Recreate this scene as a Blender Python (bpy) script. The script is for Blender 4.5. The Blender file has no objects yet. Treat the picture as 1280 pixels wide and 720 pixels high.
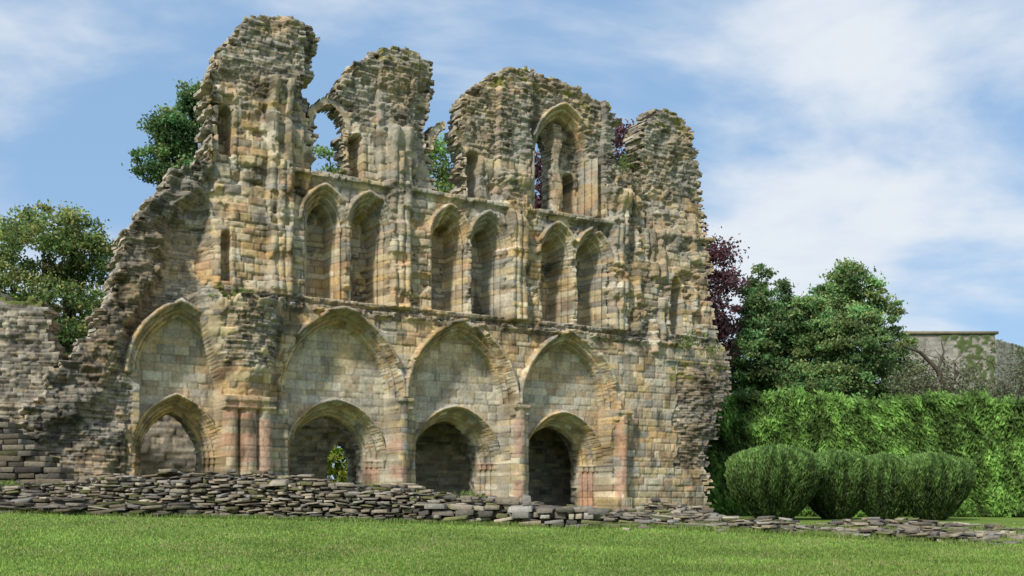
import bpy, math
import numpy as np
rng=np.random.default_rng(11)
EZ=1.5           # eye height; geometry heights below are relative to eye level
# ------------------------------------------------------------------ helpers
def hsh(a,b,seed=0):
    a=np.asarray(a).astype(np.int64); b=np.asarray(b).astype(np.int64)
    n=(a*374761393+b*668265263+seed*982451653)&0xffffffff
    n=((n^(n>>13))*1274126177)&0xffffffff
    n=((n^(n>>15))*2246822519)&0xffffffff
    n=n^(n>>16)
    return (n&0xffffff)/float(0x1000000)
def vn(x,y,seed=0):
    xi=np.floor(x); yi=np.floor(y); fx=x-xi; fy=y-yi
    fx=fx*fx*(3-2*fx); fy=fy*fy*(3-2*fy)
    a=hsh(xi,yi,seed); b=hsh(xi+1,yi,seed); c=hsh(xi,yi+1,seed); d=hsh(xi+1,yi+1,seed)
    return (a*(1-fx)+b*fx)*(1-fy)+(c*(1-fx)+d*fx)*fy
def fbm(x,y,seed=0,o=4):
    v=0;w=.5;tot=0
    for i in range(o):
        v=v+w*vn(x*2**i+i*7.3,y*2**i-i*3.1,seed+i); tot+=w; w*=.5
    return v/tot
def sst(e0,e1,x):
    t=np.clip((x-e0)/(e1-e0),0,1); return t*t*(3-2*t)
def pip(x,y,poly):
    ins=np.zeros(x.shape,bool); n=len(poly)
    for i in range(n):
        x1,y1=poly[i]; x2,y2=poly[(i+1)%n]
        if y1==y2: continue
        c=((y1>y)!=(y2>y))&(x<(x2-x1)*(y-y1)/(y2-y1)+x1)
        ins^=c
    return ins
def mk(name,V,F,col=None,mat=None,parent=None,smooth=False):
    V=np.array(V,dtype=np.float64).copy(); V[:,2]+=EZ
    F=np.asarray(F,dtype=np.int32); k=F.shape[1]
    me=bpy.data.meshes.new(name)
    me.vertices.add(len(V)); me.vertices.foreach_set('co',V.astype(np.float32).ravel())
    me.loops.add(F.size); me.loops.foreach_set('vertex_index',F.ravel())
    me.polygons.add(len(F)); me.polygons.foreach_set('loop_start',np.arange(0,F.size,k,dtype=np.int32))
    me.update(calc_edges=True)
    if smooth: me.polygons.foreach_set('use_smooth',np.ones(len(F),bool))
    if col is not None:
        c=np.ones((len(V),4),np.float32); c[:,:3]=col
        at=me.color_attributes.new('Col','FLOAT_COLOR','POINT'); at.data.foreach_set('color',c.ravel())
    ob=bpy.data.objects.new(name,me); bpy.context.scene.collection.objects.link(ob)
    if mat: me.materials.append(mat)
    if parent: ob.parent=parent
    return ob
def empty(name):
    e=bpy.data.objects.new(name,None); bpy.context.scene.collection.objects.link(e); return e
# ------------------------------------------------------------------ materials
def new_mat(name):
    m=bpy.data.materials.new(name); m.use_nodes=True
    return m,m.node_tree.nodes,m.node_tree.links,m.node_tree.nodes['Principled BSDF']
def stone_mat(name,usecol=True,base=(.33,.28,.2),bump=.6,scale=1.0,lo=.66,hi=1.3):
    m,N,L,B=new_mat(name); B.inputs['Roughness'].default_value=.93
    B.inputs['Specular IOR Level'].default_value=.2
    tc=N.new('ShaderNodeTexCoord')
    n1=N.new('ShaderNodeTexNoise'); n1.inputs['Scale'].default_value=9*scale; n1.inputs['Detail'].default_value=8; n1.inputs['Roughness'].default_value=.75
    n2=N.new('ShaderNodeTexNoise'); n2.inputs['Scale'].default_value=1.3*scale; n2.inputs['Detail'].default_value=5
    L.new(tc.outputs['Object'],n1.inputs['Vector']); L.new(tc.outputs['Object'],n2.inputs['Vector'])
    r1=N.new('ShaderNodeMapRange'); r1.inputs['From Min'].default_value=.3; r1.inputs['From Max'].default_value=.7; r1.inputs['To Min'].default_value=lo; r1.inputs['To Max'].default_value=hi
    L.new(n1.outputs['Fac'],r1.inputs['Value'])
    r2=N.new('ShaderNodeMapRange'); r2.inputs['From Min'].default_value=.35; r2.inputs['From Max'].default_value=.65; r2.inputs['To Min'].default_value=.85; r2.inputs['To Max'].default_value=1.12
    L.new(n2.outputs['Fac'],r2.inputs['Value'])
    mu=N.new('ShaderNodeMath'); mu.operation='MULTIPLY'; L.new(r1.outputs[0],mu.inputs[0]); L.new(r2.outputs[0],mu.inputs[1])
    vm=N.new('ShaderNodeVectorMath'); vm.operation='SCALE'
    if usecol:
        a=N.new('ShaderNodeAttribute'); a.attribute_name='Col'; L.new(a.outputs['Color'],vm.inputs[0])
    else: vm.inputs[0].default_value=base
    L.new(mu.outputs[0],vm.inputs['Scale']); L.new(vm.outputs[0],B.inputs['Base Color'])
    bp=N.new('ShaderNodeBump'); bp.inputs['Strength'].default_value=bump; bp.inputs['Distance'].default_value=.04
    L.new(n1.outputs['Fac'],bp.inputs['Height']); L.new(bp.outputs[0],B.inputs['Normal'])
    return m
def leaf_mat(name,tr=.3):
    m,N,L,B=new_mat(name); B.inputs['Roughness'].default_value=.6; B.inputs['Specular IOR Level'].default_value=.25
    a=N.new('ShaderNodeAttribute'); a.attribute_name='Col'; L.new(a.outputs['Color'],B.inputs['Base Color'])
    t=N.new('ShaderNodeBsdfTranslucent'); L.new(a.outputs['Color'],t.inputs['Color'])
    mx=N.new('ShaderNodeMixShader'); mx.inputs[0].default_value=tr
    L.new(B.outputs[0],mx.inputs[1]); L.new(t.outputs[0],mx.inputs[2]); L.new(mx.outputs[0],N['Material Output'].inputs['Surface'])
    return m
M_stone=stone_mat('weathered_limestone',bump=.6)
M_rub=stone_mat('rubble_stone',bump=.9,scale=1.5,lo=.6,hi=1.3)
M_leaf=leaf_mat('foliage'); M_grassb=leaf_mat('grass_blades',.25)
M_bark=stone_mat('bark',False,(.11,.09,.065),1.0,2)
M_core=stone_mat('dark_core',False,(.025,.045,.013),.5,2)  # dark green for the added solid cores inside hedge and shrubs
M_plain=stone_mat('interior_stone',False,(.25,.21,.15),1.0,1)
# ------------------------------------------------------------------ masonry pattern
def stones(u,v,ch,w,seed,warp=.03):
    v=v+warp*(fbm(u*.6,v*.6,seed+50,2)-.5)*2
    r=np.random.default_rng(seed); hs=ch*(.6+.8*r.random(900)); b=-6+np.concatenate([[0],np.cumsum(hs)])
    c=np.clip(np.searchsorted(b,v,side='right')-1,0,len(b)-2)
    b0=b[c]; b1=b[c+1]
    wc=w*(.65+.8*hsh(c,c*0+3,seed)); off=hsh(c,c*0+9,seed)*13
    uu=u/wc+off; k=np.floor(uu)
    J=lambda kk: kk+.7*(hsh(c,kk,seed+1)-.5)
    bk=J(k); k=np.where(uu<bk,k-1,k); bk1=J(k+1); k=np.where(uu>=bk1,k+1,k)
    l=J(k); rr=J(k+1)
    du=np.minimum(uu-l,rr-uu)*wc; dv=np.minimum(v-b0,b1-v)
    return dict(e=np.minimum(du,dv),r1=hsh(c,k,seed+2),r2=hsh(c,k,seed+3),r3=hsh(c,k,seed+4),
                uc=((l+rr)/2-off)*wc,vc=(b0+b1)/2)
PA=np.array([[.52,.415,.255],[.56,.47,.315],[.50,.37,.205],[.45,.39,.295],[.59,.51,.37],[.50,.365,.245],[.40,.33,.235],[.54,.44,.27],[.52,.455,.34],[.58,.45,.255],[.60,.53,.41],[.45,.335,.22],[.36,.33,.275],[.31,.27,.21]])
PR=np.array([[.38,.33,.255],[.45,.39,.30],[.29,.26,.21],[.49,.425,.32],[.33,.295,.235],[.44,.36,.25],[.21,.19,.16],[.41,.375,.315]])
PP=np.array([[.54,.475,.345],[.51,.45,.335],[.58,.52,.40],[.48,.425,.33],[.54,.45,.305],[.44,.395,.32],[.51,.405,.28]])
def pal(P,r,r2):
    c=P[(np.clip(r,0,.9999)*len(P)).astype(int)]
    return c*(.76+.42*r2)[...,None]
def arch(s,z,c,a,h,sp):
    R=(a*a+h*h)/(2*a); x=np.abs(s-c); dz=z-sp
    d=np.sqrt((x+R-a)**2+np.maximum(dz,0)**2)-R
    return np.where(dz>0,d,x-a)
# ------------------------------------------------------------------ height-field wall
def hf_wall(name,O,u,nb,s0,s1,z0,z1,res,func,mat,parent,K=7,back=True):
    ns=int((s1-s0)/res)+1; nz=int((z1-z0)/res)+1
    s=s0+np.arange(ns)*res; z=z0+np.arange(nz)*res
    S,Z=np.meshgrid(s,z,indexing='ij')
    t,T,col,_=func(S,Z)
    Sc=S[:-1,:-1]+res/2; Zc=Z[:-1,:-1]+res/2
    mask=func(Sc,Zc)[3]
    u=np.array(u); nb=np.array(nb); O=np.array(O)
    def P(S,Z,t): 
        p=np.zeros(S.shape+(3,)); p[...,0]=O[0]+u[0]*S+nb[0]*t; p[...,1]=O[1]+u[1]*S+nb[1]*t; p[...,2]=Z+O[2]; return p
    idx=np.arange(ns*nz).reshape(ns,nz)
    jit=(hsh(idx,idx*0,5)-.5)*res*.35
    Vf=P(S+jit,Z+(hsh(idx,idx*0,6)-.5)*res*.35,t).reshape(-1,3); Vb=P(S,Z,T).reshape(-1,3)
    C=col.reshape(-1,3)
    a=idx[:-1,:-1][mask]; b=idx[1:,:-1][mask]; c=idx[1:,1:][mask]; d=idx[:-1,1:][mask]
    F=[np.stack([a,b,c,d],1)]
    V=[Vf]; CC=[C]; n=len(Vf)
    if back:
        F.append(np.stack([d,c,b,a],1)+n); V.append(Vb); CC.append(C*.85); 
        m=np.zeros((ns+1,nz+1),bool); m[1:-1,1:-1]=mask   # padded cells
        ii,jj=np.nonzero(m[:-1,1:-1]!=m[1:,1:-1])
        E=[np.stack([idx[ii,jj],idx[ii,jj+1]],1)]
        ii,jj=np.nonzero(m[1:-1,:-1]!=m[1:-1,1:])
        E.append(np.stack([idx[ii,jj],idx[ii+1,jj]],1))
        E=np.concatenate(E); uv,inv=np.unique(E.ravel(),return_inverse=True); inv=inv.reshape(-1,2)
        nu=len(uv); base=2*n; lev=[uv]
        Sf=S.ravel()[uv]; Zf=Z.ravel()[uv]; tf=t.ravel()[uv]; Tf=T.ravel()[uv]
        for k in range(1,K):
            w=k/K; tk=tf*(1-w)+Tf*w
            st=stones(tk*1.0+Sf*.3,Zf,.13,.3,31)
            jx=(st['r1']-.5)*.16
            V.append(P(Sf+jx,Zf+(st['r2']-.5)*.05,tk)); CC.append(pal(PR,st['r2'],st['r3'])*1.05)
            lev.append(base+np.arange(nu)); base+=nu
        lev.append(uv+n)
        for k in range(K):
            F.append(np.stack([lev[k][inv[:,0]],lev[k][inv[:,1]],lev[k+1][inv[:,1]],lev[k+1][inv[:,0]]],1))
    V=np.concatenate(V); CC=np.concatenate(CC); F=np.concatenate(F)
    used,iv=np.unique(F.ravel(),return_inverse=True)
    return mk(name,V[used],iv.reshape(-1,4),CC[used],mat,parent)
# ------------------------------------------------------------------ ruined priory transept
U=(.868,.496,0); NB=(-.496,.868,0); O=(-8.3,36.0,0)
def W(x,y):
    r=(x-640)/1280; s=(36*r+8.3)/(.868-.496*r); return (s,(632-y)/1280*(36+.496*s))
def SX(x): return W(x,0)[0]
OUT=[W(*p) for p in [(36,670),(40,560),(40,515),(58,492),(72,468),(88,446),(98,428),(122,410),(135,380),(150,345),(160,290),(180,262),(205,232),(225,208),(256,196),(264,150),(262,118),(266,90),(276,66),(294,48),(308,24),(338,17),(365,22),(388,33),(396,42),(392,70),(382,98),(376,112),(392,118),(396,212),
 (438,217),(437,150),(430,125),(428,100),(440,88),(455,72),(487,61),(520,65),(541,78),(544,100),(538,130),(534,160),(541,185),(546,235),
 (584,243),(583,165),(580,145),(585,122),(600,108),(618,92),(650,87),(700,97),(735,114),(763,130),(769,150),(768,185),(778,212),
 (803,215),(806,165),(812,145),(828,133),(850,143),(866,163),(870,182),(882,205),(884,300),(886,380),(896,420),(908,445),(909,470),(900,500),(887,530),(884,560),(886,680)]]
EDG=np.array([W(*p) for p in [(40,560),(58,492),(98,428),(135,380),(150,345),(160,290),(180,262),(205,232),(225,208)]])
SH=[.15,4.7,9.75,14.75]
BAYS=[(2.45,1.97,2.65,4.05),(7.35,1.97,2.65,4.05),(12.3,1.97,2.65,4.05),(-3.25,1.3,2.05,4.35)]
DOORS=[(2.45,1.46,1.68,1.72),(7.4,1.46,1.68,1.72),(12.4,1.46,1.68,1.72),(-3.25,1.02,1.55,1.72)]
LAN=[1.8,3.5,6.8,8.5,11.7,13.4]
SLOTS=[(274,291,128,195,.9),(277,288,288,352,.6),(441,457,162,225,.9),(588,604,184,246,.9),(716,733,208,264,1.5),(838,853,345,418,1.4),(468,478,250,300,.25),(812,822,250,330,.15)]
def abbey(S,Z):
    A=stones(S,Z,.26,.44,3,.012); R=stones(S,Z,.098,.24,8,.06); 
    f1=fbm(S*.55,Z*.55,20); f2=fbm(S*1.7,Z*1.7,24); f3=fbm(S*6,Z*6,28,3)
    tower=(S<2)
    rub=(Z>np.where(tower,14.8,14.0)+3*(f1-.5)+1.2*(f2-.5))
    rub|=(S<-2.3+1.5*(f2-.5))&(Z>5.6)
    rub|=(S<-4.9+.8*(f2-.5))
    rub|=(S>17.9+1.0*(f2-.5))&(Z>1.6)&(Z<6.2)
    rub|=(f2*.6+f1*.4>.62)&(Z>7)
    rub|=(np.abs(Z-7.25+.3*(f1-.5))<.25*(f2*2-.3))
    low_=sst(8.0,6.5,Z)
    t=.25*(f1-.5)*(1-.5*low_)+.18*(f2-.5)*(1-.6*low_)
    t=t+np.where(rub,.06,0)
    vk=np.zeros(S.shape); ringm=np.zeros(S.shape,bool); pale=np.zeros(S.shape,bool)
    clean=np.zeros(S.shape,bool); colm=np.zeros(S.shape,bool)
    cl=Z>11.95
    dsh=np.min([np.abs(S-q) for q in SH],axis=0)
    t=np.where(cl&(dsh>.75)&(S>1),t+.28,t)
    t=np.where(cl&(Z>14.5),t-.25*sst(14.5,16.5,Z)*(.5+f1),t)
    left=sst(-2.0,-2.6,S)*sst(5.0,5.8,Z)*sst(13.0,12.0,Z)
    # flat rubble-built return wall and its thick broken edge
    se=np.interp(Z,EDG[:,1],EDG[:,0]); eb=sst(1.5,.9,S-se+.9*(f2-.5))*(S<-2.2)*(Z>2)
    t=t+left*(.6+.2*(f1-.5))*(1-eb)+eb*(-.15+.6*(f2-.5))
    t=np.where((S<-5),t+.9*(f1-.5)+.4*(f2-.5),t)
    wo=sst(.58,.68,fbm(S*1.1+9,Z*1.3,33,5))*(Z>7.5); t=t+.17*wo
    for i,q in enumerate(SH):
        dx=np.abs(S-q); top=[15.0,14.2,13.3,13.4][i]
        up=(Z>7.35)&(Z<top)
        t=np.where((dx<.46)&up,t-.16,t)
        for o_ in (-.27,0,.27):
            e=np.abs(S-q-o_); rr=.135; 
            brk=hsh(np.floor(Z/1.1),np.zeros_like(Z)+i*5+o_*10,91)>.15
            m=(e<rr)&up&brk; t=np.where(m,t-.05-np.sqrt(np.maximum(rr*rr-e*e,0)),t); clean|=m; rub&=~m
        capz=top-.9; m=(dx<.35+.35*sst(capz,capz+.7,Z))&(Z>capz)&(Z<capz+.8); t=np.where(m,t-.25*sst(capz-.1,capz+.7,Z),t)
        m=(dx<.5)&(np.abs(Z-10.15)<.07); t=np.where(m&up,t-.08,t)
        if i>0:
            m=(dx<.5)&(Z<4.05); t=np.where(m,t-.1,t)
            m=(dx<.27)&(Z<3.9); t=np.where(m,t-.1-np.sqrt(np.maximum(.27**2-dx*dx,0)),t); clean|=m; colm|=m
            m=(dx<.38)&(Z>3.55)&(Z<4.0); t=np.where(m,np.minimum(t,-.42-.12*((Z>3.85))),t); clean|=m
            m=(dx<.42)&(Z<.35); t=np.where(m,np.minimum(t,-.45),t)
    # angle shafts of the end pier
    for q,za,zb_ in ((SX(797),7.3,13.2),(SX(818),6.6,12.6),(SX(828),6.6,12.2),(SX(868),8.5,12.8)):
        e=np.abs(S-q); m=(e<.15)&(Z>za)&(Z<zb_)&(hsh(np.floor(Z/.9),Z*0+np.floor(q*10),93)>.18); t=np.where(m,t-.08-np.sqrt(np.maximum(.0225-e*e,0)),t); clean|=m; rub&=~m
    for (c,a,h,sp) in BAYS:
        d=arch(S,Z,c,a,h,sp); ins=(d<0)
        t=np.where(ins,.72+.05*(f2-.5),t); pale|=ins; rub&=~(ins&(Z<sp+h)); 
        up=Z>sp
        for j,(e0,e1,tt,ro) in enumerate([(0,.13,.5,.08),(.13,.27,.28,.08),(.27,.36,.12,.03),(.36,.52,-.19,.05)]):
            m=up&(d>=e0)&(d<e1); brk=(f2>.38) if j==3 else np.ones_like(m)
            m=m&brk; fr=(d-e0)/(e1-e0)
            t=np.where(m,tt-ro*np.sin(np.pi*fr),t); ringm|=m
            vk=np.where(m,np.floor(np.arctan2(Z-sp,S-c)*9+j*.5)+j*37+c*11,vk)
    hole=np.zeros(S.shape,bool); T=np.where(Z>11.95,1.35,2.3)
    for (c,a,h,sp) in DOORS:
        sc=.8; d=arch(S,Z,c,a,h,sp)/sc
        near=(d<.66)&(Z<sp+h+1.2)
        for j,(e0,e1,tt,ro) in enumerate([(0,.15,1.62,.1),(.15,.3,1.4,.09),(.3,.45,1.17,.1),(.45,.56,.95,.05),(.56,.68,.57,.05)]):
            m=(d>=e0)&(d<e1)&((Z>sp) if j==4 else True)
            fr=(d-e0)/(e1-e0); t=np.where(m,tt-ro*np.sin(np.pi*fr),t); ringm|=(m&(Z>sp)); clean|=m&(Z<=sp); pale&=~m; colm|=m&(Z<=sp)&(j<3)
            vk=np.where(m,np.floor(np.arctan2(Z-sp,S-c)*6+j*.5)+j*31+c*7,vk)
        m=(d>-.04)&(d<.6)&(np.abs(Z-sp+.12)<.14); t=np.where(m,t-.1-.05*(Z>sp-.08),t); clean|=m
        m=(d>-.04)&(d<.6)&(Z<-.1); t=np.where(m,t-.12,t)
        t=np.where(d<0,1.85,t); hole|=(d<-.03)
        rub&=~near
    dl=np.full(S.shape,9.); lsp=10.2
    for c in LAN:
        d=arch(S,Z,c,.46,.82,lsp); ok=d<dl; dl=np.where(ok,d,dl)
        m=(d<.6)&(Z>lsp)&(Z<12.2)&ok
        vk=np.where(m,np.floor(np.arctan2(Z-lsp,S-c)*5+(d>.2)*.5)+c*17,vk)
    zs=(Z>7.45)&(Z<11.76)
    for j,(e0,e1,tt,ro) in enumerate([(0,.13,.66,.08),(.13,.27,.36,.09),(.27,.4,.1,.06),(.4,.54,-.16,.05)]):
        m=(dl>=e0)&(dl<e1)&zs&((Z>lsp) if j>=2 else True)
        if j==3: m&=(f2>.36)
        fr=(dl-e0)/(e1-e0); t=np.where(m,tt-ro*np.sin(np.pi*fr),t); ringm|=m&(Z>lsp); rub&=~m; clean|=m&(Z<=lsp)
    m=(dl>=0)&(dl<.3)&(Z>lsp-.24)&(Z<lsp+.02)&zs; t=np.where(m,t-.1,t)
    m=(dl<0)&zs; t=np.where(m,1.35,t); pale&=~m
    m=(dl<.45)&(Z>7.3)&(Z<=7.47)&(S>0)&(S<14.6); t=np.where(m,np.minimum(t,-.06),t)
    m=(Z>11.76)&(Z<11.95)&(S>.4)&(S<14.8)&(f2>.33); t=np.where(m,-.22,t)
    m=(Z>7.02)&(Z<7.2)&(S>-2)&(S<18)&(f2>.42); t=np.where(m,t-.2,t)
    cx=SX(708); d=arch(S,Z,cx,1.15,1.75,W(708,195)[1])
    for j,(e0,e1,tt) in enumerate([(0,.16,.6),(.16,.34,.32),(.34,.46,.05)]):
        m=(d>=e0)&(d<e1)&(Z>12.0)&((f2>.45) if j>0 else True); t=np.where(m,tt-.06*np.sin(np.pi*(d-e0)/(e1-e0)),t); ringm|=m; vk=np.where(m,np.floor(np.arctan2(Z-14,S-cx)*6)+j*9,vk)
    m=(d<0)&(Z>12.0); t=np.where(m,.85+.3*(f2-.5),t); T=np.where((d<.3)&(Z>12),1.35,T)
    xm=SX(703); m=(np.abs(S-xm-.1*np.sin(Z*3))<.22)&(Z>12)&(Z<W(700,150)[1]); t=np.where(m,.45,t); clean|=m
    h3=arch(S,Z,SX(688),.40,1.0,W(690,190)[1]); hm=(h3+.1*(f2-.5)<0)&(Z>12.1); hole|=hm
    for (x0,x1,y0,y1,dp) in SLOTS:
        a0,zt=W(x0,y0); a1,zb=W(x1,y1); c=(a0+a1)/2; w=(a1-a0)/2
        d=arch(S,Z,c,w,w*.9,zt-w*.9); m=(d<0)&(Z>zb); t=np.where(m,t+dp,t)
        T=np.where(m,np.maximum(T,t+.2),T); m=(d>=0)&(d<.16)&(Z>zb-.1)&(Z<zt+.2); rub&=~m; t=np.where(m,t-.03,t)
    cz=W(300,498)[1]; tz=W(300,376)[1]; v=np.clip((Z-cz)/(tz-cz),0,1)
    cs=-1.0-.25*v; hw=.75+.85*v; x=np.abs(S-cs)/hw
    m=(x<1)&(Z>=cz)&(Z<tz+.35*(f2-.5)*3)
    bul=-(.42+.75*v**.8)*np.sqrt(np.maximum(1-x**2,0))+.35*(f2-.5)
    t=np.where(m,np.minimum(t,bul),t); rub|=(m&(v>.3)&(f1+f2>1.0)); ringm&=~m; pale&=~m
    m=(np.abs(S+1.0)<.85)&(Z<cz); t=np.where(m,-.15,t); ringm&=~m; pale&=~m
    for q,rr in ((-1.62,.24),(-1.05,.3),(-.45,.26)):
        e=np.abs(S-q); mm=(e<rr)&(Z<cz); t=np.where(mm,-.2-np.sqrt(np.maximum(rr*rr-e*e,0)),t); clean|=mm; colm|=mm
        mm=(e<rr+.08)&(Z<cz+.05)&(Z>cz-.38); t=np.where(mm,-.2-rr-.06-.08*(Z>cz-.15),t); clean|=mm
        mm=(e<rr+.08)&(Z<.0); t=np.where(mm,-.2-rr-.08,t)
    b=sst(17.6,19.0,S)*sst(2.0,3.4,Z)*sst(6.4,5.6,Z); t=t-b*(.5+.7*(f2-.5))
    m=(S>17.3)&(Z<13)&(Z>6.3); t=np.where(m,t-.1,t)
    ta=-.065*(A['r1']-.5)+.05*np.clip(1-A['e']/.035,0,1)
    ero=(A['r3']>.82)&~ringm&~clean&~pale&(Z>6)
    ta=ta+np.where(ero,.09*A['r2'],0)
    tr=-.14*(R['r1']-.5)+.05*np.clip(1-R['e']/.035,0,1)
    flat=left*(1-eb); tr=tr*(1-.55*flat)
    soft=ringm|clean
    t=t+np.where(soft,.3*ta+.025*(f3-.5),np.where(rub,tr+.06*(f3-.5),np.where(pale,.5*ta,ta*(1-.3*low_))+.045*(f3-.5)))
    ca=pal(PA,A['r2'],A['r3']); cp=pal(PP,A['r2'],A['r3']); cr=pal(PR,R['r2'],R['r3'])
    cv=pal(PA,hsh(vk,vk*0+1,77),hsh(vk,vk*0+2,78))
    col=np.where(rub[...,None],cr,ca); col=np.where((pale&~rub)[...,None],cp,col)
    col=np.where(ringm[...,None],cv,col)
    # banded red sandstone drums
    drum=hsh(np.floor(Z/.5),np.floor(S*1.3),4)
    low=colm&(Z<3.6)&(drum>.32)
    col=np.where(low[...,None],np.array([.44,.285,.205])*(.8+.35*drum+.2*f2)[...,None],col)
    mj=np.clip(1-np.where(rub,R['e'],A['e'])/.026,0,1)*np.where(rub,.5,np.where(pale,.34,.46)); mj=np.where(ringm,0,mj)
    col=col*(1-mj)[...,None]
    g=sst(.50,.70,fbm(S*.9+5,Z*.35,60,5)); grey=np.array([.33,.305,.255])
    hi=sst(5,16,Z)*.42+.12; hi=np.where(pale,.12,hi)
    col=col*(1-(g*hi*1.4)[...,None])+grey*(g*hi*1.4)[...,None]
    dk=sst(.54,.76,fbm(S*2.3,Z*1.1+9,66,5))*np.where(pale,.3,.55); col=col*(1-dk)[...,None]
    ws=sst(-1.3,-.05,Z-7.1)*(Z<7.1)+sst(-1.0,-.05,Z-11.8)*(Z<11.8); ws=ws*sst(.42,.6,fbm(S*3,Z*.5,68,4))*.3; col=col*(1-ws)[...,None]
    oc=sst(.46,.64,fbm(S*.7+40,Z*.7,70,4))[...,None]; col=col*(1-oc*.55)+col*np.array([1.12,.92,.66])*oc*.55
    mo=(fbm(S*3,Z*5,80,4)>.62)&((rub&(Z>16.5))|((np.abs(Z-7.4)<.22)&(S>-2.5)&(S<0))|((np.abs(Z-5.9)<.5)&(S>17.4)))
    col=np.where(mo[...,None],np.array([.18,.17,.05])*(.8+.6*f3)[...,None],col)
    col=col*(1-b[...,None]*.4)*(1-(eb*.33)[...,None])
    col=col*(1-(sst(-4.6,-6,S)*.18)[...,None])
    jx=(R['r1']-.5)*.4; jz=(R['r2']-.5)*.15
    keep=pip(R['uc']+jx,R['vc']+jz,OUT)
    keep&=~hole
    for (xa,xb,yy) in ((396,438,150),(546,584,180)):
        a0,zp=W(xa,yy); a1,_=W(xb,yy); c=(a0+a1)/2; a=(a1-a0)/2
        d=arch(S,Z,c,a,a*1.35,zp); rg=(d>=-.02)&(d<.24)&(Z>zp-.1)&(S>a0-.15)&(S<a1+.2)&~((xa>500)&(S>c-.05)&(S<c+.35))
        keep|=rg; t=np.where(rg,.45,t); T=np.where(rg,.95,T); col=np.where(rg[...,None],pal(PA,A['r1'],A['r2'])*.95,col)
    T=np.maximum(T,t+.1)
    return t,T,col,keep
priory=empty('ruined_priory')
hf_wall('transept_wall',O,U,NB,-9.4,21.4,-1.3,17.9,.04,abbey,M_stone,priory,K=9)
def rear(S,Z):
    A=stones(S,Z,.2,.4,15,.05); f=fbm(S,Z,16)
    t=-.08*(A['r1']-.5)+.03*np.clip(1-A['e']/.03,0,1)+.1*(f-.5)
    col=pal(PR,A['r2'],A['r3'])*1.3*(1-.3*np.clip(1-A['e']/.03,0,1))[...,None]
    top=4.9+.3*(fbm(S,Z*0,3)-.5)
    d=arch(S,Z,4.35,.52,.7,1.9)
    keep=(Z<top)&~((d<0)&(Z>-.6))
    return t,t*0+.5,col,keep
hf_wall('rear_wall',(O[0]+NB[0]*5.5,O[1]+NB[1]*5.5,0),U,NB,-7,20.5,-1.2,5.4,.07,rear,M_rub,priory,K=4)
def obox(name,s0,s1,t0,t1,z0,z1,mat,parent):
    V=[];
    for z in (z0,z1):
        for (s,t) in ((s0,t0),(s1,t0),(s1,t1),(s0,t1)):
            V.append((O[0]+U[0]*s+NB[0]*t,O[1]+U[1]*s+NB[1]*t,z))
    F=[(0,3,2,1),(4,5,6,7),(0,1,5,4),(1,2,6,5),(2,3,7,6),(3,0,4,7)]
    return mk(name,V,F,None,mat,parent)
obox('chamber_shade_slab',5.3,19.0,2.32,5.3,4.95,5.3,M_plain,priory)  # slab added overhead to keep daylight out of the right-hand bays
obox('shade_wall',5.2,5.7,2.32,5.3,-1,4.93,M_plain,priory)  # added blocker wall, darkens the bays to its right
obox('shade_wall_end',18.5,19.0,2.32,5.3,-1,4.93,M_plain,priory)  # second added blocker, closes the far end against light
# ------------------------------------------------------------------ terrain
def ground(X,Y):
    b=np.interp(Y,[-10,0,14,24,34,46,60,2000],[-1.75,-1.5,-.97,-.5,-.5,-.5,-.45,-.45])
    c=np.interp(Y,[0,10,24,30,45,60],[0,-.004,-.0237,-.02,-.006,0])
    return b+c*np.clip(X,-30,16)+.07*(fbm(X*.25,Y*.25,200,3)-.5)
gx=np.concatenate([np.linspace(-1500,-60,14),np.linspace(-50,50,201),np.linspace(60,1500,14)])
gy=np.concatenate([np.linspace(-400,-12,8),np.linspace(-10,70,201),np.linspace(80,2500,16)])
GX,GY=np.meshgrid(gx,gy,indexing='ij'); gi=np.arange(GX.size).reshape(GX.shape)
GV=np.stack([GX,GY,ground(GX,GY)],-1).reshape(-1,3)
GF=np.stack([gi[:-1,:-1],gi[1:,:-1],gi[1:,1:],gi[:-1,1:]],-1).reshape(-1,4)
m,N,L,B=new_mat('lawn'); B.inputs['Roughness'].default_value=.95; B.inputs['Specular IOR Level'].default_value=.1
tc=N.new('ShaderNodeTexCoord'); n1=N.new('ShaderNodeTexNoise'); n1.inputs['Scale'].default_value=.45; n1.inputs['Detail'].default_value=6
n2=N.new('ShaderNodeTexNoise'); n2.inputs['Scale'].default_value=14; n2.inputs['Detail'].default_value=8
L.new(tc.outputs['Object'],n1.inputs['Vector']); L.new(tc.outputs['Object'],n2.inputs['Vector'])
ad=N.new('ShaderNodeMath'); ad.operation='MULTIPLY_ADD'; ad.inputs[1].default_value=.5; L.new(n2.outputs['Fac'],ad.inputs[0])
m5=N.new('ShaderNodeMath'); m5.operation='MULTIPLY'; m5.inputs[1].default_value=.5; L.new(n1.outputs['Fac'],m5.inputs[0]); L.new(m5.outputs[0],ad.inputs[2])
cr=N.new('ShaderNodeValToRGB'); cr.color_ramp.elements[0].position=.35; cr.color_ramp.elements[0].color=(.11,.18,.035,1)
cr.color_ramp.elements[1].position=.65; cr.color_ramp.elements[1].color=(.22,.31,.07,1)
L.new(ad.outputs[0],cr.inputs[0]); L.new(cr.outputs[0],B.inputs['Base Color'])
bp=N.new('ShaderNodeBump'); bp.inputs['Distance'].default_value=.05; L.new(n2.outputs['Fac'],bp.inputs['Height']); L.new(bp.outputs[0],B.inputs['Normal'])
mk('lawn',GV,GF,None,m,None,True)
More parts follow.
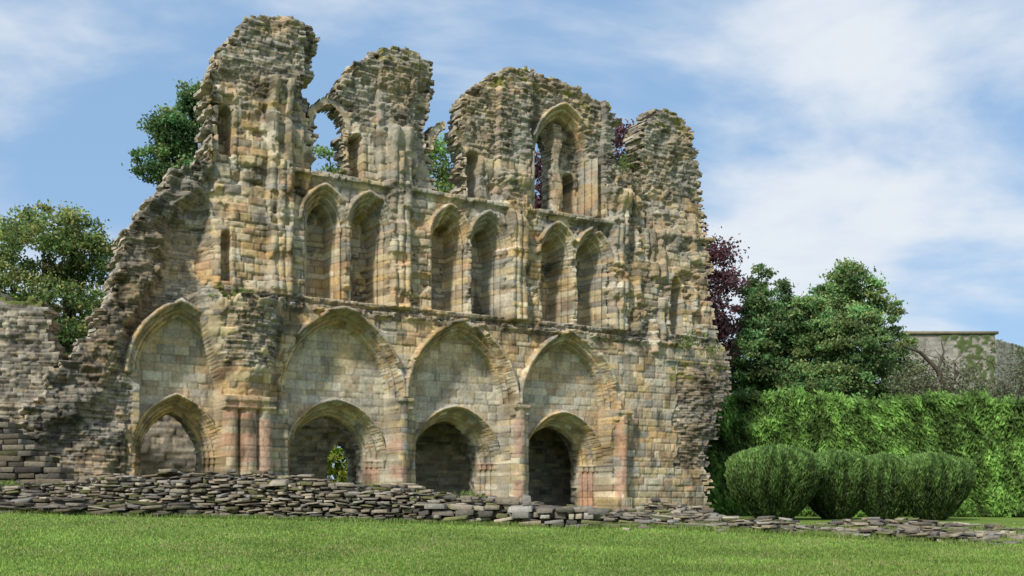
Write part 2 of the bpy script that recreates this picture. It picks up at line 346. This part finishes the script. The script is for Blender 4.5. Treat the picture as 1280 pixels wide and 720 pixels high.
def blades(name,Xg,Yg,Zg,hh,ww,cb,parent=None):
    n=len(Xg); an=rng.uniform(0,math.tau,n); lx=rng.normal(0,.4,n)*hh; ly=rng.normal(0,.4,n)*hh
    V=np.zeros((n,3,3)); V[:,0]=np.stack([Xg-ww*np.cos(an),Yg-ww*np.sin(an),Zg-.005],1); V[:,1]=np.stack([Xg+ww*np.cos(an),Yg+ww*np.sin(an),Zg-.005],1)
    V[:,2]=np.stack([Xg+lx,Yg+ly,Zg+hh],1)
    mk(name,V.reshape(-1,3),np.arange(3*n).reshape(-1,3),np.repeat(cb,3,0),M_grassb,parent)
n=330000
Yg=1/rng.uniform(1/40,1/11.5,n); Xg=rng.uniform(-.68,.68,n)*Yg
hh=rng.uniform(.02,.05,n)*(.5+1.0*fbm(Xg*.8,Yg*.8,210)); ww=.005+.00045*Yg*rng.uniform(.7,1.3,n)
cb=np.array([.215,.325,.065])*(.5+1.0*rng.random(n))[:,None]*(.5+1.0*fbm(Xg*.6,Yg*.6,220))[:,None]
dry=rng.random(n)<.06+.25*(fbm(Xg*.9,Yg*.9,230)>.58); cb[dry]=np.array([.38,.36,.15])*(.7+.5*rng.random(dry.sum()))[:,None]
blades('grass',Xg,Yg,ground(Xg,Yg),hh,ww,cb)
# ------------------------------------------------------------------ dry stone pieces
def blocks(name,C,H,yaw,col,mat=M_rub,jit=.34,parent=None,bev=.006,tl=.07):
    n=len(C); sg=np.array([[-1,-1,-1],[1,-1,-1],[1,1,-1],[-1,1,-1],[-1,-1,1],[1,-1,1],[1,1,1],[-1,1,1]],float)
    P=sg[None]*H[:,None]*(1-jit*rng.random((n,8,3)))
    tilt=rng.normal(0,tl,(n,2)); P[:,:,2]+=P[:,:,0]*tilt[:,:1]+P[:,:,1]*tilt[:,1:]
    c,s=np.cos(yaw)[:,None],np.sin(yaw)[:,None]
    x=P[:,:,0]*c-P[:,:,1]*s; y=P[:,:,0]*s+P[:,:,1]*c
    V=np.stack([x,y,P[:,:,2]],-1)+C[:,None]
    f=np.array([[0,3,2,1],[4,5,6,7],[0,1,5,4],[1,2,6,5],[2,3,7,6],[3,0,4,7]])
    F=(f[None]+np.arange(n)[:,None,None]*8).reshape(-1,4)
    ob=mk(name,V.reshape(-1,3),F,np.repeat(col,8,0),mat,parent)
    b=ob.modifiers.new('bevel','BEVEL'); b.width=bev; b.segments=1; b.limit_method='NONE'
    return ob
def slab_col(n,dark=.0):
    P=np.array([[.35,.295,.22],[.24,.21,.165],[.44,.38,.28],[.15,.135,.115],[.31,.255,.175],[.36,.335,.29],[.2,.2,.09],[.28,.25,.2]])
    return P[rng.integers(0,len(P),n)]*(.65+.65*rng.random(n))[:,None]*(1-dark)
def drywall(name,p0,p1,hfun,thick,lay=.1,size=.32,dark=0,rag=.5,gap=0,yj=.16):
    p0=np.array(p0,float); p1=np.array(p1,float); Ln=np.linalg.norm(p1-p0); d=(p1-p0)/Ln; nn=np.array([-d[1],d[0]])
    C=[];H=[];Y=[]
    a=math.atan2(d[1],d[0]); zc=-.1
    sd_=int(rng.integers(1000))
    while zc<3:
        th=lay*rng.uniform(.5,1.6)
        any_=False
        rows=max(2,int(thick/.28))
        for r_ in range(rows):
            x=rng.uniform(-.3,0); v0=(r_/(rows-1)-.5)*thick
            while x<Ln:
                w=size*rng.uniform(.35,2.0); xm=x+w/2; hl=hfun(xm/Ln)*(1-.25*(-v0/thick*2 if v0<0 else 0))
                fv=float(fbm(np.array([xm*1.1]),np.array([r_*1.3]),300+sd_)[0])
                hl*=(1-rag/2+rag*fv)+rng.normal(0,.05)
                if gap and fv<gap: hl=-1
                if zc<hl:
                    q=p0+d*xm+nn*(v0*(1-.22*zc)+rng.normal(0,.06))
                    g=float(ground(q[0],q[1])); tt=th*rng.uniform(.7,1.15)
                    C.append((q[0],q[1],g+zc+tt/2+rng.normal(0,.01))); H.append((w/2*1.0,rng.uniform(.14,.28),tt/2)); Y.append(a+rng.normal(0,yj)); any_=True
                x+=w*rng.uniform(.95,1.15)
        if not any_: break
        zc+=th*.95
    return blocks(name,np.array(C),np.array(H),np.array(Y),slab_col(len(C),dark))
def hA(f):
    return float(np.interp(f,[0,.1,.3,.36,.62,.75,.93,1],[.60,.66,.70,1.04,1.0,.88,.62,.5]))
drywall('ruined_low_wall',(-17,26.6),(1.6,25.6),hA,1.3,.065,.24,.05,.75)
drywall('ruined_low_wall',(-2.0,24.9),(1.95,24.6),lambda f:.5,.45,.14,.36,0,.2,0,.05)
drywall('ruined_low_wall',(-17,25.3),(-8.0,25.2),lambda f:.42-.1*f,1.1,.08,.66,.42,.5,0,.3)
drywall('stone_foundation',(2.4,27.0),(10.3,21.8),lambda f:.19+.1*math.sin(f*17),.9,.06,.26,.1,.9,.34,.3)
drywall('stone_foundation',(3.3,32.0),(17.0,28.6),lambda f:.20+.1*math.sin(f*13),.9,.07,.3,0,.9,.36,.3)
drywall('stone_foundation',(4.6,34.0),(6.4,33.4),lambda f:.85-.4*f,.8,.10,.3)
drywall('stone_foundation',(1.0,34.5),(7.4,39.0),lambda f:.35,.9,.10,.3)
n=520; f=rng.random(n); C=np.stack([1.5+f*13+rng.normal(0,.4,n),28.8-f*4+rng.normal(0,1.6,n)],1)
blocks('tumbled_stones',np.c_[C,ground(C[:,0],C[:,1])+.03],np.stack([rng.uniform(.06,.24,n),rng.uniform(.06,.18,n),rng.uniform(.03,.09,n)],1),rng.uniform(0,3,n),slab_col(n))
C=[];H=[]
x1=-11.3
for i in range(17):
    z=i*.165
    if i%2==0: x1-=rng.uniform(.28,.48)
    x=-17.5
    while x<x1-.1:
        w=rng.uniform(.35,.9); w=min(w,x1-x)
        for yy in (29.0,29.4):
            C.append((x+w/2,yy+rng.normal(0,.04)+i*.04,-.15+z)); H.append((w/2,.26,rng.uniform(.072,.088)))
        x+=w
blocks('stone_steps',np.array(C),np.array(H),rng.normal(0,.04,len(C)),slab_col(len(C),.5),jit=.16,tl=.03)
# rough grass tufts along the footings
X=[];Y=[];Z=[]
def tufts(p0,p1,nt,wid,zoff,zr=0):
    for _ in range(nt):
        f=rng.random(); cx_=p0[0]+(p1[0]-p0[0])*f+rng.normal(0,wid*.3); cy_=p0[1]+(p1[1]-p0[1])*f+rng.normal(0,wid); k=rng.integers(15,50)
        xx=cx_+rng.normal(0,.12,k); yy=cy_+rng.normal(0,.1,k); X.append(xx); Y.append(yy); Z.append(ground(xx,yy)+zoff+rng.uniform(0,zr))
tufts((-17,25.0),(-8,24.5),120,.12,0); tufts((-8,24.6),(2.2,24.2),180,.12,0); tufts((2.2,26.5),(10,21.6),200,.5,.02); tufts((2.5,31.5),(17,28.2),200,.5,.02)
tufts((-16,26.4),(0,25.8),50,.25,.62,.15); tufts((1,34),(7,38),80,.4,.05)
X=np.concatenate(X);Y=np.concatenate(Y);Z=np.concatenate(Z); n=len(X)
blades('rough_grass',X,Y,Z,rng.uniform(.05,.15,n),rng.uniform(.008,.016,n),np.array([.20,.28,.065])*rng.uniform(.5,1.4,(n,1)))
FP=[(-4,-1),(-4,6.9),(-1.2,6.75),(-.9,6.4),(-.15,6.55),(.25,6.2),(.35,5.3),(.6,4.6),(.45,3.2),(.8,2.0),(1.0,-1)]
def frag(S,Z):
    R=stones(S,Z,.12,.27,44,.08); f=fbm(S,Z,45); f3=fbm(S*6,Z*6,46,3)
    t=-.14*(R['r1']-.5)+.06*np.clip(1-R['e']/.04,0,1)+.5*(f-.5)+.05*(f3-.5)
    col=pal(PR,R['r2'],R['r3'])*1.1*(1-.45*np.clip(1-R['e']/.03,0,1))[...,None]
    dk=sst(.5,.7,fbm(S*1.5,Z*.8,47))*.4; col=col*(1-dk)[...,None]
    mo=(f3*.5+f*.5>.5)&(Z>6.3); col=np.where(mo[...,None],np.array([.15,.17,.05]),col)
    return t,t*0+1.3,col,pip(R['uc'],R['vc'],FP)
hf_wall('ruined_wall',(-15.4,33.2,.2),(.99,.14,0),(-.14,.99,0),-4.2,1.5,-1,7.2,.045,frag,M_rub,None,K=6)
# ------------------------------------------------------------------ foliage
def leafmesh(name,P,size,col,asp=.5,direc=None,spread=1.0,parent=None):
    n=len(P); a=rng.normal(size=(n,3))
    if direc is not None: a=direc+spread*a
    a/=np.linalg.norm(a,axis=1)[:,None]
    b=np.cross(a,rng.normal(size=(n,3))); b/=np.linalg.norm(b,axis=1)[:,None]
    s=(size*rng.uniform(.6,1.4,n))[:,None]
    V=np.stack([P-a*s,P+b*s*asp,P+a*s,P-b*s*asp],1).reshape(-1,3)
    return mk(name,V,np.arange(4*n).reshape(-1,4),np.repeat(col,4,0),M_leaf,parent)
# plants rooted on the wall tops and ledges
PT=[]
for (x,y,t_,r_,k) in ((783,203,.4,.28,220),(776,212,.3,.2,120),(295,373,-.7,.22,120),(275,376,-.6,.18,90),(430,213,.3,.16,70),(505,238,-.1,.12,40),(850,428,-.5,.3,160),(880,440,-.6,.25,130)):
    s_,z_=W(x,y); c=np.array([O[0]+U[0]*s_+NB[0]*t_,O[1]+U[1]*s_+NB[1]*t_,z_]); PT.append(c+rng.normal(size=(k,3))*r_*np.array([1,1,.6]))
PT=np.concatenate(PT)
leafmesh('ledge_plants',PT,.07,np.array([.17,.22,.06])*rng.uniform(.5,1.4,(len(PT),1)),.5,None,1,priory)
def tube(pts,rad,k=7):
    pts=np.array(pts,float); V=[];F=[]
    for i,p in enumerate(pts):
        d=pts[min(i+1,len(pts)-1)]-pts[max(i-1,0)]; d/=np.linalg.norm(d)
        x=np.cross(d,(.3,.9,.1)); x/=np.linalg.norm(x); y=np.cross(d,x)
        for j in range(k):
            an=j/k*math.tau; V.append(p+(x*math.cos(an)+y*math.sin(an))*rad[i])
    for i in range(len(pts)-1):
        for j in range(k): F.append((i*k+j,i*k+(j+1)%k,(i+1)*k+(j+1)%k,(i+1)*k+j))
    return V,F
def limbs(name,paths,parent,mat=M_bark):
    V=[];F=[]
    for pts,rad in paths:
        v,f=tube(pts,rad); o=len(V); V+=v; F+=[tuple(q+o for q in ff) for ff in f]
    return mk(name,V,F,None,mat,parent,True)
def px(x,y,D): return ((x-640)/1280*D,D,(632-y)/1280*D)
def tree(name,base,blobs,green,nclump=260,nleaf=90,ls=.2,cr_=.7,asp=.55,droop=None):
    """base (x,y); blobs list of (x,y,z,r[,rz])"""
    e=empty(name); B=np.array([(b[0],b[1],b[2],b[3],b[4] if len(b)>4 else b[3]) for b in blobs])
    w=B[:,3]**2; w/=w.sum(); k=rng.choice(len(B),nclump,p=w)
    d=rng.normal(size=(nclump,3)); d/=np.linalg.norm(d,axis=1)[:,None]
    d[:,1]=np.where(rng.random(nclump)<.5,-np.abs(d[:,1]),d[:,1])
    rr=rng.uniform(.4,1.12,nclump)**.6
    Cc=B[k,:3]+d*rr[:,None]*np.stack([B[k,3],B[k,3],B[k,4]],1)
    br=rng.uniform(.55,1.35,nclump)*(.85+.45*(d[:,2]+.2))  # light gradient painted into leaf colour: upper clumps brighter, plus random variation
    nl=rng.integers(int(nleaf*.4),int(nleaf*1.6),nclump)
    idx=np.repeat(np.arange(nclump),nl); n=len(idx)
    sc=(cr_*rng.uniform(.5,1.4,nclump))[idx]
    P=Cc[idx]+rng.normal(size=(n,3))*sc[:,None]*np.array([.6,.6,.33])
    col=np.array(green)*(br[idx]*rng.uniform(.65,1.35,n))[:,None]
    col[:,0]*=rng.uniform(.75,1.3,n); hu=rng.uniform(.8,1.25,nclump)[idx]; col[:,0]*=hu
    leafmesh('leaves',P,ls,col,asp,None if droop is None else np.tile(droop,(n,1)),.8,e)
    g=float(ground(base[0],base[1])); paths=[]
    top=B[:,2].max(); r0=.02*(top-g)+.12
    tp=B[np.argmax(B[:,2]),:3]
    tr=[np.array([base[0],base[1],g-.2])*(1-q)+tp*q+np.array([.3*math.sin(q*5),.2*math.cos(q*4),0])*q*(1-q) for q in np.linspace(0,1,6)]
    paths.append((tr,[r0*(1-.85*q) for q in np.linspace(0,1,6)]))
    for b in B:
        s0=tr[rng.integers(1,4)]
        for _ in range(3):
            en=b[:3]+rng.normal(size=3)*b[3]*.25; md=(s0+en)/2+rng.normal(size=3)*.2+np.array([0,0,.2])
            paths.append(([s0,md,en],[r0*.45,r0*.25,r0*.06]))
    limbs('trunk',paths,e)
    return e
def bl(lst,D): 
    return [(*px(x,y,D+dd),r/1280*D,(rz if rz else r)/1280*D) for (x,y,r,rz,dd) in lst]
G1=(.20,.27,.085); G2=(.135,.235,.085); PU=(.095,.048,.056)
D=62
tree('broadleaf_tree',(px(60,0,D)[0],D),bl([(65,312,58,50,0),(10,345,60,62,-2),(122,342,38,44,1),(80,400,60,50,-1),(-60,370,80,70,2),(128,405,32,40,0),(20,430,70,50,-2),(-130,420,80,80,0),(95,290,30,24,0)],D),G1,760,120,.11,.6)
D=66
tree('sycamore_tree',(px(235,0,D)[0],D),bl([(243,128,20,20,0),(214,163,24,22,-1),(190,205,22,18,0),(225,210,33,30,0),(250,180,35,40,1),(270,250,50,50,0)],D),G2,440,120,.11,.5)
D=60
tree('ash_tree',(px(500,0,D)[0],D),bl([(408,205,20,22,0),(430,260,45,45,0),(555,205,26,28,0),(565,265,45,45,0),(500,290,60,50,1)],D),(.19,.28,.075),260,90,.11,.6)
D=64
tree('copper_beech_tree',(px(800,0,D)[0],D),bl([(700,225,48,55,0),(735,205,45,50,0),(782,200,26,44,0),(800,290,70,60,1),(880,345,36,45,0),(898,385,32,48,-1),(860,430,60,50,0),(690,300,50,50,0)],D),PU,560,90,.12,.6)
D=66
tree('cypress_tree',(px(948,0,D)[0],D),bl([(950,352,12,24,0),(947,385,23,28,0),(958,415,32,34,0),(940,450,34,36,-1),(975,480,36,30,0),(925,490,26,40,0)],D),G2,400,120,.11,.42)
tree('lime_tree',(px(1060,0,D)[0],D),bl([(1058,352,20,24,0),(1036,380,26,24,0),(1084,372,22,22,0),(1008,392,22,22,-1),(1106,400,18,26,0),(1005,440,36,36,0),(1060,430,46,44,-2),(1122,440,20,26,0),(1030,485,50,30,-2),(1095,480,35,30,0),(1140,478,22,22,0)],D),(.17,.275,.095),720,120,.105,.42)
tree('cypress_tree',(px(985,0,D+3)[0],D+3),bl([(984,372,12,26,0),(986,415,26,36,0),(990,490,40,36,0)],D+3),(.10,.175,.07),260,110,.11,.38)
e=empty('old_apple_tree'); D=56
paths=[]
def ppx(*l): return [np.array(px(x,y,D+dd)) for (x,y,dd) in l]
paths.append((ppx((1196,640,0),(1195,560,0),(1188,500,0),(1172,462,0),(1150,440,-.5),(1128,432,-1)),[.3,.25,.2,.14,.09,.03]))
paths.append((ppx((1188,500,0),(1170,485,.5),(1148,480,.5),(1125,490,1)),[.14,.1,.06,.02]))
paths.append((ppx((1185,495,0),(1195,470,.5),(1192,450,.5)),[.12,.08,.02]))
paths.append((ppx((1172,462,0),(1180,440,0),(1176,425,0)),[.08,.05,.02]))
paths.append((ppx((1268,560,1),(1262,510,0),(1240,492,0),(1232,500,0)),[.16,.1,.07,.02]))
paths.append((ppx((1262,510,0),(1278,485,0),(1300,470,0)),[.12,.09,.03]))
for i in range(60):
    x=rng.uniform(1125,1290); y=rng.uniform(445,505); a=px(x,y,D+rng.uniform(-1,1)); b=np.array(a)+rng.normal(size=3)*np.array([.9,.5,.6]); paths.append(([np.array(a),(np.array(a)+b)/2+rng.normal(size=3)*.1,b],[.03,.02,.008]))
limbs('branches',paths,e)
C=np.array([px(rng.uniform(1110,1300),505-abs(rng.normal(0,28)),D+rng.uniform(-1,1.5)) for _ in range(110)])
idx=np.repeat(np.arange(len(C)),70); P=C[idx]+rng.normal(size=(len(idx),3))*.28
leafmesh('leaves',P,.07,np.array([.18,.19,.11])*rng.uniform(.5,1.4,(len(idx),1)),.6,None,1,e)
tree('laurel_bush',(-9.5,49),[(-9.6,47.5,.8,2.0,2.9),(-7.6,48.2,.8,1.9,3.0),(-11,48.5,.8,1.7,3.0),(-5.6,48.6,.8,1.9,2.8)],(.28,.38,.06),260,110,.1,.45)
def hedge():
    e=empty('conifer_hedge'); a=np.array([9.3,53.0]); b=np.array([34.0,45.0]); Ln=np.linalg.norm(b-a); d=(b-a)/Ln; nn=np.array([d[1],-d[0]])
    th=2.2
    def top(x): return 5.75-.055*x+.9*(fbm(x*.35,x*0,400)-.5)+.6*(fbm(x*1.7,x*0,401)-.5)
    def off(x,z): return 1.0*(fbm(x*.55,z*.28,402)-.5)+1.1*(fbm(x*1.6+z*.5,z*.8-x*.3,403)-.5)
    n=130000; x=rng.uniform(-1,Ln,n); q=rng.random(n); zt=top(x)
    z=-.5+q*(zt+.5); outw=off(x,z)-.35*sst(.8,1,q)*(rng.random(n))-.5*np.clip(.12-q,0,1)
    v=outw+rng.normal(0,.10,n)
    nt=30000; xt=rng.uniform(-1,Ln,nt); vt=-rng.uniform(0,th,nt)
    x=np.r_[x,xt]; z=np.r_[z,top(xt)+np.abs(rng.normal(0,.2,nt))-.1]; v=np.r_[v,vt]
    P=np.stack([a[0]+d[0]*x+nn[0]*v,a[1]+d[1]*x+nn[1]*v,z],1); N_=len(x)
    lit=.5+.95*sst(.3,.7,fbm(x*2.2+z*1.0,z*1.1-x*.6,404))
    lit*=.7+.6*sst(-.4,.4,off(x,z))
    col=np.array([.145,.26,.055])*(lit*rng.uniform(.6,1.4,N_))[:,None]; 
    dr=np.zeros((N_,3)); sx=np.where(fbm(x*.8,z*.5,405)>.5,.7,-.4); dr[:,0]=sx*d[0]; dr[:,1]=-.5; dr[:,2]=-1.2
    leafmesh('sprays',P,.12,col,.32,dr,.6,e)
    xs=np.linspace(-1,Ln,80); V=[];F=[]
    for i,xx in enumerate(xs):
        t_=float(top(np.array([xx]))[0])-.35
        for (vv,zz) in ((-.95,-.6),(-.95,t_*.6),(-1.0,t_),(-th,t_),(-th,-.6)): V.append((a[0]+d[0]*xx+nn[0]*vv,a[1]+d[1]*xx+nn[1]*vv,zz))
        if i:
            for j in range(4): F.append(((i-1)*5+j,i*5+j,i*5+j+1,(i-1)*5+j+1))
    mk('inner_core',V,F,None,M_core,e)  # added solid dark core, blocks the view through the hedge
hedge()
def yew(cx,cy,R,H):
    e=empty('yew_shrub'); g=float(ground(cx,cy)); n=int(28000*R*H/3.5)
    an=rng.uniform(0,math.tau,n); q=rng.random(n)**.75
    def prof(q): return np.interp(q,[0,.12,.35,.62,.82,.93,1],[.30,.52,.82,1,.95,.76,.35])
    lump=1+.22*(fbm(an*2.2+cx,q*1.3,500)-.5)*2
    rr=R*prof(q)*lump*rng.uniform(.86,1.03,n)
    top=rng.random(n)<.24; rr=np.where(top,R*np.sqrt(rng.random(n))*.92,rr)
    z=np.where(top,H*(1-.18*(rr/R)**2+.08*(fbm(an*3+cx,rr*2,503)-.5))+rng.normal(0,.06,n),q*H)
    P=np.stack([cx+rr*np.cos(an),cy+rr*np.sin(an)*1.0,g+z],1)
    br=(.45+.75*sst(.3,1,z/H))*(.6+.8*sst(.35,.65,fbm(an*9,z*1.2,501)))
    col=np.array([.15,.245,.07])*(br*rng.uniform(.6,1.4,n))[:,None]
    dr=np.stack([np.cos(an)*.5,np.sin(an)*.5,np.ones(n)],1)
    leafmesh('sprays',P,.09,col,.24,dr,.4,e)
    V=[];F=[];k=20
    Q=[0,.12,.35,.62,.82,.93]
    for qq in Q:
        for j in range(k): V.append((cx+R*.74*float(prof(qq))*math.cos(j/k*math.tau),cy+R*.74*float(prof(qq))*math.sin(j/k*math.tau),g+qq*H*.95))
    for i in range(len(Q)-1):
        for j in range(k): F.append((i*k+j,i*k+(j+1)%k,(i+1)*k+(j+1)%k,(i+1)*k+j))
    mk('inner_core',V,F,None,M_core,e)  # solid dark filler added inside the shrub's leaf shell
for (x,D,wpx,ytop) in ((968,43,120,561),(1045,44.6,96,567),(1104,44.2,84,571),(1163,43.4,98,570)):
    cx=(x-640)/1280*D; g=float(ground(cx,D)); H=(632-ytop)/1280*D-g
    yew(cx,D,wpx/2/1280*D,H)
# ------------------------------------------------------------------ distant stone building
e=empty('stone_building'); D=92
x0=px(1128,0,D)[0]; x1=px(1244,0,D)[0]; zt=px(0,418,D)[2]
def bx(name,x0,x1,y0,y1,z0,z1,mat):
    V=[(x,y,z) for z in (z0,z1) for (x,y) in ((x0,y0),(x1,y0),(x1,y1),(x0,y1))]
    return mk(name,V,[(0,3,2,1),(4,5,6,7),(0,1,5,4),(1,2,6,5),(2,3,7,6),(3,0,4,7)],None,mat,e)
def bwall(S,Z):
    A=stones(S,Z,.3,.6,71,.05); f=fbm(S*.4,Z*.4,72)
    col=np.array([.33,.305,.265])*(.75+.5*A['r2'])[...,None]*(.8+.4*f)[...,None]*(1-.25*np.clip(1-A['e']/.05,0,1))[...,None]
    iv=(fbm(S*.5+3,Z*.25,73)>.56)&(fbm(S*3,Z*3,74)>.42); col=np.where(iv[...,None],np.array([.10,.13,.05]),col)
    return -.08*A['r1']-.1*iv,S*0+.6,col,S>-99
hf_wall('front_wall',(x0,D,0),(1,0,0),(0,1,0),0,x1-x0,-1,zt,.14,bwall,M_rub,e,K=2)
hf_wall('side_wall',(x1+.02,D,0),(.72,.69,0),(-.69,.72,0),0,9,-1,zt-.4,.14,bwall,M_rub,e,K=2)
bx('roof',x0+.3,x1-.3,D+.7,D+10,zt-.8,zt-.35,M_plain)
bx('coping',x0-.2,x1+.2,D-.25,D+.6,zt+.01,zt+.25,M_plain)
# ------------------------------------------------------------------ light and sky
sd=np.array([-.46,-.84,.80]); el=math.atan2(sd[2],math.hypot(sd[0],sd[1])); az=math.atan2(sd[0],sd[1])
w=bpy.data.worlds.new('World'); bpy.context.scene.world=w; w.use_nodes=True; N=w.node_tree.nodes; L=w.node_tree.links; bg=N['Background']
sky=N.new('ShaderNodeTexSky'); sky.sky_type='NISHITA'; sky.sun_disc=False; sky.sun_elevation=el; sky.sun_rotation=az; sky.dust_density=.8; sky.air_density=1.0
tc=N.new('ShaderNodeTexCoord'); sep=N.new('ShaderNodeSeparateXYZ'); L.new(tc.outputs['Generated'],sep.inputs[0])
ad=N.new('ShaderNodeMath'); ad.operation='ADD'; ad.inputs[1].default_value=.30; L.new(sep.outputs['Z'],ad.inputs[0])
mx_=N.new('ShaderNodeMath'); mx_.operation='MAXIMUM'; mx_.inputs[1].default_value=.05; L.new(ad.outputs[0],mx_.inputs[0])
cv=N.new('ShaderNodeCombineXYZ')
for i,ax in enumerate('XY'):
    dv=N.new('ShaderNodeMath'); dv.operation='DIVIDE'; L.new(sep.outputs[ax],dv.inputs[0]); L.new(mx_.outputs[0],dv.inputs[1]); L.new(dv.outputs[0],cv.inputs[i])
mp=N.new('ShaderNodeMapping'); mp.inputs['Scale'].default_value=(1.2,1.9,1); mp.inputs['Location'].default_value=(3.1,.4,0); mp.inputs['Rotation'].default_value=(0,0,.2); L.new(cv.outputs[0],mp.inputs[0])
nz=N.new('ShaderNodeTexNoise'); nz.inputs['Scale'].default_value=1.15; nz.inputs['Detail'].default_value=9; nz.inputs['Roughness'].default_value=.56; nz.inputs['Distortion'].default_value=.3
L.new(mp.outputs[0],nz.inputs['Vector'])
rp=N.new('ShaderNodeValToRGB'); rp.color_ramp.interpolation='EASE'; rp.color_ramp.elements[0].position=.40; rp.color_ramp.elements[0].color=(.06,.06,.06,1); rp.color_ramp.elements[1].position=.64; rp.color_ramp.elements[1].color=(.95,.95,.95,1)
L.new(nz.outputs['Fac'],rp.inputs[0])
m0=N.new('ShaderNodeMix'); m0.data_type='RGBA'; m0.inputs[0].default_value=.7; L.new(sky.outputs[0],m0.inputs[6]); m0.inputs[7].default_value=(1.8,3.25,5.25,1)
mix=N.new('ShaderNodeMix'); mix.data_type='RGBA'; L.new(rp.outputs[0],mix.inputs[0]); L.new(m0.outputs[2],mix.inputs[6]); mix.inputs[7].default_value=(5.4,5.75,6.15,1)
L.new(mix.outputs[2],bg.inputs['Color']); bg.inputs['Strength'].default_value=.15
sl=bpy.data.lights.new('sun','SUN'); sl.energy=3.7; sl.angle=math.radians(6); sl.color=(1,.95,.87)
so=bpy.data.objects.new('sun',sl); bpy.context.scene.collection.objects.link(so)
from mathutils import Vector
so.rotation_euler=Vector(-sd).to_track_quat('-Z','Y').to_euler()
# ------------------------------------------------------------------ camera
cam=bpy.data.cameras.new('camera'); co=bpy.data.objects.new('camera',cam); bpy.context.scene.collection.objects.link(co)
cam.sensor_width=36; cam.lens=36; cam.shift_y=(632-360)/1280; cam.clip_end=6000; cam.clip_start=.1
co.location=(0,0,EZ); co.rotation_euler=(math.radians(90),0,0)
sc=bpy.context.scene; sc.camera=co
sc.view_settings.view_transform='Standard'; sc.view_settings.look='None'; sc.view_settings.exposure=0
